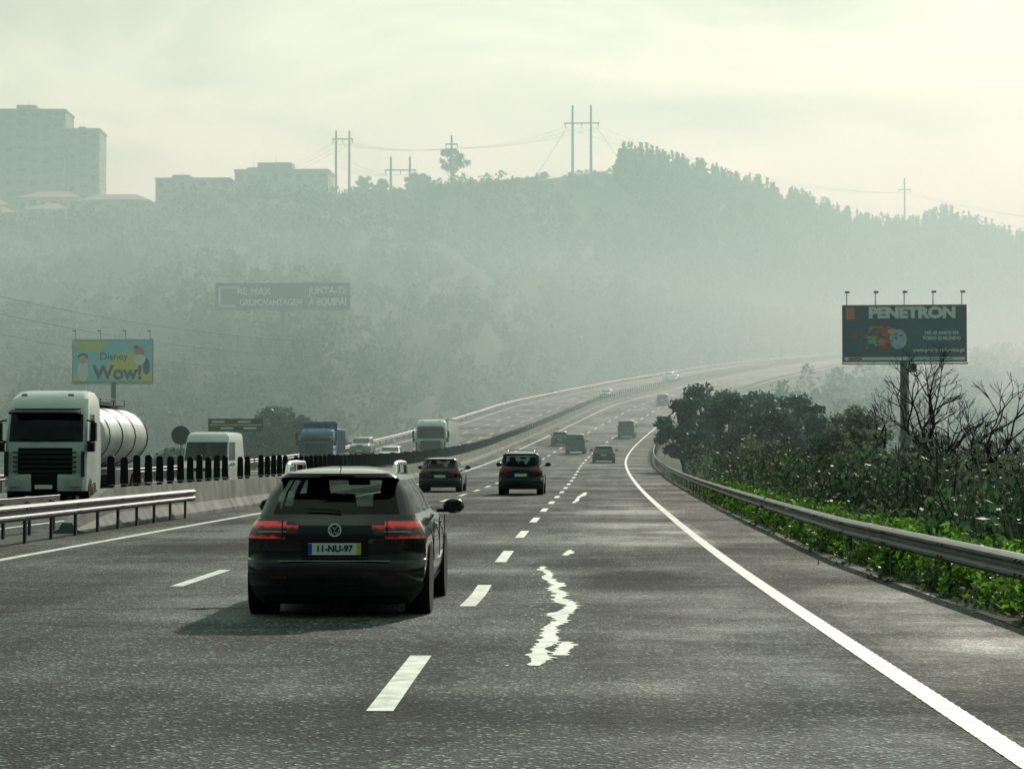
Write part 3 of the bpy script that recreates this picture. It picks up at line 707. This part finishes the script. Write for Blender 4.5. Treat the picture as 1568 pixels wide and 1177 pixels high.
building('apartment_block',-168,-158,692,14,58,100.5,13,3,M['wallg'],steps=((-1,2,1.0),),rz_=math.radians(4))
for nm,x0,x1,yy,zb_,zt_,wl in (('house',-190,-171,636,58,71.5,'wallw'),('house',-169.5,-152,640,58,74,'wallw'),('house',-150,-131,634,58,72.5,'wallg'),('house',-182,-160,600,50,65.5,'wallw'),('house',-158,-147,606,54,67,'wallw'),('house',-128,-114,628,58,70,'wallg')):
    building(nm,x0,x1,yy,11,zb_,zt_,3,6,M[wl],tile=True)
building('apartment_building',-132,-110.5,650,12,64,80,4,7,M['wallg'],steps=((-4,5,1.2),))
building('apartment_building',-109,-82,650,14,64,82.3,4,8,M['wallg'],steps=((-2.5,10,2.4),(-9,3,1)))
# ------------------------------------------------------------------ power poles
def hframe(name,xc,y,half,zt,arm,armz,single=False):
    g=H(xc,y)-1; e=empty(name,(xc,y,g)); mb=MB()
    for s in([0] if single else [-half,half]): mb.cyl((s,0,0),(s,0,zt-g),.42,.26,8,M['pole'])
    mb.box((0,0,armz-g),(arm,.25,.35),M['pole'])
    for s in(-1,0,1): mb.cyl((s*arm*.46,0,armz-g),(s*arm*.46,0,armz-g-1.2),.12,.12,6,M['pole'])
    mb.obj('poles_and_crossarm',e); return (xc,y,armz-1.2,arm)
W1=hframe('power_pole',-9.0,645,2.6,100,10.2,94.9); W2=hframe('power_pole',-77.2,645,1.9,93.2,6,90.8); W3=hframe('power_pole',-60.2,640,2.7,85,9,81.2)
W4=hframe('power_pole',-46.0,644,0,91.5,3.5,89,True); W5=hframe('power_pole',112.5,885,0,107.5,5,103,True)
mb=MB()
def wire(a,b_,sag,r=.045,n=14):
    a=Vector(a);b_=Vector(b_); prev=None
    for i in range(n+1):
        t=i/n; p=a.lerp(b_,t); p.z-=sag*4*t*(1-t)
        if prev: mb.cyl(prev,p,r,r,4,M['wire'],False)
        prev=p
for s in(-.46,0,.46):
    wire((W1[0]+s*W1[3],W1[1],W1[2]),(W4[0]+s*W4[3],W4[1],W4[2]),1.5,.03); wire((W4[0]+s*W4[3],W4[1],W4[2]),(W2[0]+s*W2[3],W2[1],W2[2]),1.2,.03)
    wire((W1[0]+s*W1[3],W1[1],W1[2]),(W5[0]+s*W5[3],W5[1],W5[2]),5,.03); wire((W2[0]+s*W2[3],W2[1],W2[2]),(-170,700,72+s),6,.03)
    wire((W3[0]+s*W3[3],W3[1],W3[2]),(W2[0]+s*W2[3],W2[1],84),1.5,.03); wire((W5[0]+s*W5[3],W5[1],W5[2]),(260,960,95),5,.03)
wire((W1[0]-4,645,94),(-22,641,79),0,.05); wire((W1[0]+4,645,94),(3,641,82),0,.05)
for z0,z1 in((25,10),(23,8),(20.5,6)): wire((-90,235,z0),(-36,300,z1+6),2.5,.03,20)
mb.obj('power_lines')

# ------------------------------------------------------------------ foliage
def leafquads(C,size,flat=0.0):
    n=len(C); size=np.broadcast_to(size,(n,))[:,None]
    a=rng.normal(size=(n,3)); a[:,2]*=(1-flat); a/=np.linalg.norm(a,axis=1,keepdims=True)
    b=rng.normal(size=(n,3)); b-=a*(a*b).sum(1,keepdims=True); b/=np.linalg.norm(b,axis=1,keepdims=True)
    v=np.stack([C-a*size,C+b*size*.5,C+a*size,C-b*size*.5],1).reshape(-1,3)
    return v,np.arange(4*n).reshape(n,4)
def clump_pts(c,r,n,hollow=.45):
    d=rng.normal(size=(n,3)); d/=np.linalg.norm(d,axis=1,keepdims=True)
    rad=hollow+(1-hollow)*rng.random(n)**.6
    return np.asarray(c)+d*rad[:,None]*np.asarray(r)
def tree(name,x,y,top,cr,n=9000,leaf=.1,m='leaf',pine=False,seed=0,gz=None,zlo=.38):
    rd_=random.Random(seed); g=(H(x,y) if gz is None else gz)-.3; h=top-g; e=empty(name,(x,y,g)); mb=MB()
    th=h*(.9 if pine else .55); pts=[Vector((0,0,0))]; tr=.035*h
    for i in range(1,6): pts.append(Vector((rd_.gauss(0,.03*h*.5),rd_.gauss(0,.03*h*.5),th*i/5)))
    for i in range(5): mb.cyl(pts[i],pts[i+1],tr*(1-i*.15),tr*(1-(i+1)*.15),8,M['bark'],False)
    cl=[]
    k=26
    for i in range(k):
        t=.25+.75*rd_.random(); az=rd_.random()*6.283
        b0=pts[min(4,1+int(t*3.5))]; zc=h*(zlo+(.97-zlo)*rd_.random()); fr=1-((zc/h-.45)/.66)**2 if not pine else max(.35,1.1-abs(zc/h-.72)*2.2)
        rr=cr*fr*rd_.uniform(.35,1.1); c=Vector((rr*math.cos(az),rr*math.sin(az),zc))
        mb.cyl(b0,c,tr*.35,tr*.08,5,M['bark'],False)
        s=cr*rd_.uniform(.12,.34); cl.append((c,s))
    if not pine: cl.append((Vector((0,0,h*.82)),cr*.28)); cl.append((Vector((0,0,h*.6)),cr*.45))
    mb.obj('trunk_and_limbs',e)
    P=np.concatenate([clump_pts(c,(s,s,s*.75),max(20,int(n/len(cl)*(s/(cr*.26))**2)),.3) for c,s in cl])
    P+=rng.normal(scale=cr*.05,size=P.shape)
    v,f=leafquads(P,leaf*rng.uniform(.6,1.3,len(P))); npmesh('crown',v,f,[M[m]],e)
T=[(4.7,152,5.0,1.5),(6.5,158,6.4,2.2),(9.2,154,6.0,2.1),(7.2,146,5.0,1.9),(11.4,150,5.2,2.0),(5.4,140,2.8,1.4),(12.4,142,4.7,1.8),(9.3,138,4.1,2.0)]
for i,(x,y,t,c) in enumerate(T): tree('tree',x,y,t,c*1.15,5000,.17,'leafdark',seed=i)
for i,(x,y,t,c) in enumerate([(12.4,120,3.9,1.7),(10.4,112,2.7,1.6),(14.2,125,3.4,1.8),(9.2,104,1.5,1.4),(8.0,124,2.3,1.6)]): tree('tree',x,y,t,c*1.1,4500,.13,'leafolive',seed=20+i)
for i,(x,y,t,c) in enumerate([(-30.0,214,5.0,2.8),(-32.5,218,5.8,2.9),(-34.6,215,4.6,2.4),(-28.2,222,3.8,2.0)]): tree('tree',x,y,t,c,6500,.24,'leafdark',seed=40+i)
tree('ridge_pine',-46.0,647,88,4.0,1300,.5,'hillleaf',pine=True,seed=61,zlo=.5)
for i,(x,y,t,c) in enumerate([(-71.5,650,80.5,2.4),(-66.5,650,79.5,2.4),(-57.5,652,81.5,3.0),(-54,650,81,2.4)]): tree('ridge_tree',x,y,t,c,1300,.5,'hillleaf',seed=62+i)
def mass(name,n,xr,yr,hr,sr,leaf,m,per,seed,cond=None,lift=False):
    R=np.random.default_rng(seed); P=[]
    ys=R.uniform(0,1,n)**1.25*(yr[1]-yr[0])+yr[0]; t=R.random(n)
    x0=np.array([rp(a,float(roff(a)))[0] for a in ys]); xs=x0+xr[0]+(xr[1]-xr[0])*t
    g=height(xs,ys)
    if lift: g=np.maximum(g,np.interp(ys,PY,PZ)-.1-.28*(xs-x0))
    for i in range(n):
        s=R.uniform(*sr); hh=R.uniform(*hr)
        if cond and not cond(xs[i],ys[i]): continue
        P.append(clump_pts((xs[i],ys[i],g[i]+hh*.5),(s,s,hh*.55),per,.2))
    P=np.concatenate(P); v,f=leafquads(P,leaf*rng.uniform(.6,1.3,len(P))); npmesh(name,v,f,[M[m]])
inview=lambda x,y: x<.2*y+2
mass('shrubs',330,(1.5,11),(38,135),(1.2,3.2),(.5,1.2),.08,'leafolive',420,1,inview)
mass('shrubs',260,(1.4,10),(30,150),(.8,2.8),(.5,1.1),.085,'leaf',400,2,inview)
mass('weeds',1500,(.22,2.4),(13,85),(.3,1.0),(.2,.5),.055,'weed',200,3,inview,True)
mass('low_grass',900,(.1,6),(12,140),(.15,.5),(.3,.7),.05,'leafolive',110,4,inview,True)
def stems(name,n,yr,xr,hr,r,m,seed):
    R=np.random.default_rng(seed); ys=R.uniform(*yr,n); x0=np.array([rp(a,float(roff(a)))[0] for a in ys]); xs=x0+R.uniform(*xr,n)
    k=xs<.2*ys+2; xs=xs[k]; ys=ys[k]; n=len(xs); g=height(xs,ys); hh=R.uniform(*hr,n)
    base=np.stack([xs,ys,g],1); V=[];
    for seg in range(3):
        lean=R.normal(scale=.22,size=(n,3)); lean[:,2]=1
        b=base+ (R.normal(scale=.02,size=(n,3)) if seg==0 else 0)
        ln=hh[:,None]*(1.0 if seg==0 else R.uniform(.3,.5,(n,1)))
        st=b if seg==0 else b+(top-b)*R.uniform(.35,.75,(n,1))
        if seg>0: lean[:,:2]+=R.normal(scale=.45,size=(n,2))
        en=st+lean*ln
        if seg==0: top=en
        w=np.array([r,0,0]); w2=np.array([0,r,0])
        V+= [np.stack([st-w,st+w,en],1),np.stack([st-w2,st+w2,en],1)]
    v=np.concatenate(V).reshape(-1,3); f=np.arange(len(v)).reshape(-1,3); npmesh(name,v,f,[M[m]])
stems('dry_stems',2300,(28,110),(1.4,9),(1.2,2.9),.013,'drygrass',5)
stems('dry_stems',1100,(26,75),(2.2,7),(1.0,2.6),.011,'bark',6)
def bare(name,x,y,hgt,seed,depth=6,r0=None):
    rd_=random.Random(seed); g=H(x,y)-.2; e=empty(name,(x,y,g)); mb=MB()
    def br(p,d,l,r,k):
        q=p; dd=d.copy()
        for i in range(3):
            dd=(dd+Vector((rd_.gauss(0,.13),rd_.gauss(0,.13),rd_.gauss(.03,.08)))).normalized(); n_=q+dd*l/3
            mb.cyl(q,n_,max(.009,r*(1-.13*i)),max(.008,r*(1-.13*(i+1))),6 if k>3 else 4,M['bark'],False); q=n_
        if k<=0: return
        for j in range(rd_.choice([2,3,3])):
            ax=Vector((rd_.gauss(0,1),rd_.gauss(0,1),rd_.gauss(0,.4))).normalized()
            nd=(dd+ax*rd_.uniform(.45,.85)).normalized(); br(q,nd,l*rd_.uniform(.62,.82),r*.62,k-1)
    br(Vector((0,0,0)),Vector((.05,0,1)),hgt*.30,r0 or hgt*.022,depth)
    mb.obj('trunk_and_branches',e,ang=80)
bare('bare_tree',11.2,80,8.2,3,6,.18); bare('bare_tree',9.6,76,6.4,8,6); bare('bare_tree',12.3,78,6.4,12,6); bare('bare_tree',9.8,58,5.6,5,5); bare('bare_tree',8.4,50,4.4,9,5); bare('bare_tree',10.9,63,5.6,14,5); bare('bare_tree',7.6,44,3.6,15,5)
def forest(name,n,srng,trng,hr,wr,leaf,per,m,seed,conic=.5,edge=.22,cond=None,xy=None):
    R=np.random.default_rng(seed)
    if xy is None:
        s=R.uniform(*srng,n); t=1-R.random(n)*(1-trng[0]); t=np.where(R.random(n)<edge,R.uniform(.97,1.02,n),t)
        t=np.clip(t,trng[0],trng[1])
        D=np.interp(s,rs,rd); DF=np.interp(s,fs,fd); y=DF+(D-DF)*t; x=s*y
    else:
        y=R.uniform(*xy,n); s=R.uniform(*srng,n); x=s*y; t=s*0
    g=height(x,y)
    k=np.ones(n,bool)
    if cond is not None: k&=cond(s,t)
    for i in range(0,len(PY),3):
        dd=(x-(PX[i]-12))**2+(y-PY[i])**2; k&=dd>24**2
    x,y,g=x[k],y[k],g[k]; n=len(x); hh=R.uniform(*hr,n); ww=R.uniform(*wr,n)
    zt=R.random((n,per)); az=R.uniform(0,6.283,(n,per))
    prof_=np.where(R.random((n,1))<conic,(1-zt)*.9+.1,np.sqrt(np.maximum(.05,1-(2*zt-.9)**2*.8)))
    rad=ww[:,None]*prof_*R.random((n,per))**.5*(1+.35*np.sin(az*3+R.uniform(0,6,(n,1))+zt*7))
    P=np.stack([x[:,None]+rad*np.cos(az),y[:,None]+rad*np.sin(az),g[:,None]+hh[:,None]*(.08+.92*zt)],-1).reshape(-1,3)
    v,f=leafquads(P,leaf*R.uniform(.6,1.3,len(P))); npmesh(name,v,f,[M[m]])
forest('forest',3200,(.001,.24),(.02,1.0),(3.5,11),(1.3,2.7),.65,95,'hillleaf',11,.75,.22)
low=lambda s,t: (t<.88)|((s>-.20)&(s<-.125)&(t<.94))
forest('forest',1500,(-.40,.0),(.0,.93),(2,5.5),(1.5,3.2),.6,60,'hillscrub',12,.1,0,low)
forest('hillside_scrub',2400,(-.40,.2),(.0,.96),(.8,2.4),(1.0,2.6),.45,40,'hillscrub',13,.0,0)
forest('ridge_scrub',500,(-.14,-.03),(.93,1.0),(.8,2.0),(.8,1.8),.35,40,'hillscrub',14,.0,.5)
forest('valley_trees',700,(.07,.26),None,(3,8),(1.8,3.6),.5,130,'hillleaf',15,.2,0,None,(210,720))
forest('verge_scrub',260,(-.2,-.10),None,(1,3.4),(1.2,2.6),.3,160,'hillscrub',16,.0,0,None,(150,300))

# ------------------------------------------------------------------ mist
def mist(name,x0,x1,y0,y1,z0,z1,dens,col,g):
    mb=MB(); m=bpy.data.materials.new(name+'_volume'); t=nt(m); t.nodes.remove(t.nodes['Principled BSDF'])
    vs=t.nodes.new('ShaderNodeVolumeScatter'); vs.inputs['Density'].default_value=dens; vs.inputs['Color'].default_value=(*col,1); vs.inputs['Anisotropy'].default_value=g
    t.links.new(vs.outputs[0],t.nodes['Material Output'].inputs['Volume'])
    mb.box(((x0+x1)/2,(y0+y1)/2,(z0+z1)/2),(x1-x0,y1-y0,z1-z0),m); mb.obj(name)
mist('mist',-1500,1500,85,2400,-60,150,.00112,(.63,.96,.88),.38)
mist('valley_mist',-1200,1200,240,1500,-50,45,.0021,(.63,.96,.91),.38)

# ------------------------------------------------------------------ sky, sun, camera
SE,SR=math.radians(29),math.radians(14)
sund=Vector((math.sin(SR)*math.cos(SE),math.cos(SR)*math.cos(SE),math.sin(SE)))
w=bpy.data.worlds.new('World'); sc.world=w; w.use_nodes=True; t=w.node_tree; N=t.nodes; L=t.links
bg=N['Background']; bg.inputs['Strength'].default_value=1.0
sky=N.new('ShaderNodeTexSky'); sky.sky_type='NISHITA'; sky.sun_disc=False; sky.sun_elevation=SE; sky.sun_rotation=SR; sky.dust_density=4
sm=N.new('ShaderNodeVectorMath'); sm.operation='SCALE'; sm.inputs['Scale'].default_value=.07; L.new(sky.outputs[0],sm.inputs[0])
tc=N.new('ShaderNodeTexCoord'); mp=N.new('ShaderNodeMapping'); mp.inputs['Scale'].default_value=(3.2,3.2,9); mp.inputs['Rotation'].default_value=(.0,.5,.2); L.new(tc.outputs['Generated'],mp.inputs[0])
no=N.new('ShaderNodeTexNoise'); no.inputs['Scale'].default_value=1.9; no.inputs['Detail'].default_value=7; no.inputs['Roughness'].default_value=.52; no.inputs['Distortion'].default_value=.8; L.new(mp.outputs[0],no.inputs['Vector'])
cr=N.new('ShaderNodeValToRGB'); e=cr.color_ramp.elements; e[0].position=.36; e[0].color=(.47,.57,.48,1); e[1].position=.62; e[1].color=(.86,.95,.77,1)
L.new(no.outputs['Fac'],cr.inputs[0])
sx_=N.new('ShaderNodeSeparateXYZ'); L.new(tc.outputs['Generated'],sx_.inputs[0])
er=N.new('ShaderNodeValToRGB'); q=er.color_ramp.elements; q[0].position=.08; q[0].color=(1.0,.98,.82,1); q[1].position=.26; q[1].color=(.93,1.0,.98,1); L.new(sx_.outputs[2],er.inputs[0])
m0=N.new('ShaderNodeMix'); m0.data_type='RGBA'; m0.blend_type='MULTIPLY'; m0.inputs[0].default_value=1; L.new(cr.outputs[0],m0.inputs[6]); L.new(er.outputs[0],m0.inputs[7])
mx=N.new('ShaderNodeMix'); mx.data_type='RGBA'; mx.inputs[0].default_value=.88; L.new(sm.outputs[0],mx.inputs[6]); L.new(m0.outputs[2],mx.inputs[7])
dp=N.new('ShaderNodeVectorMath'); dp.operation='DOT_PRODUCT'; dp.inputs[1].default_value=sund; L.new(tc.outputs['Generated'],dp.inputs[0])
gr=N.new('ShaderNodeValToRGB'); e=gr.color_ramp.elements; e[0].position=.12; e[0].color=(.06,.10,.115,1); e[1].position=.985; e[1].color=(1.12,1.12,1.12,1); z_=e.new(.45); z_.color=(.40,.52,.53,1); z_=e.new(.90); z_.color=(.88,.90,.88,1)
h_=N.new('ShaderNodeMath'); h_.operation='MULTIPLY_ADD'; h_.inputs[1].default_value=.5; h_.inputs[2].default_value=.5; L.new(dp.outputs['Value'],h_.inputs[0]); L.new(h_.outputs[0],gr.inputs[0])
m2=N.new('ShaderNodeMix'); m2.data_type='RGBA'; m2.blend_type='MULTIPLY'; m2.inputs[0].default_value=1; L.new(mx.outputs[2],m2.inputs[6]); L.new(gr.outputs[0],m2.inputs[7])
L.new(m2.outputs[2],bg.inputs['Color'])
ld=bpy.data.lights.new('sun','SUN'); ld.energy=3.7; ld.angle=math.radians(1.5); ld.color=(1,.985,.86); lo=bpy.data.objects.new('sun',ld); sc.collection.objects.link(lo)
lo.rotation_euler=(-sund).to_track_quat('-Z','Y').to_euler(); lo.location=(0,0,200)
cd=bpy.data.cameras.new('camera'); cd.sensor_width=36; cd.lens=80.1; cd.clip_end=8000; cd.clip_start=.1
co=bpy.data.objects.new('camera',cd); sc.collection.objects.link(co); co.location=(0,0,1.57); co.rotation_euler=(math.radians(91.70),0,math.radians(2.56)); sc.camera=co
sc.view_settings.view_transform='Standard'; sc.view_settings.look='None'; sc.view_settings.exposure=0
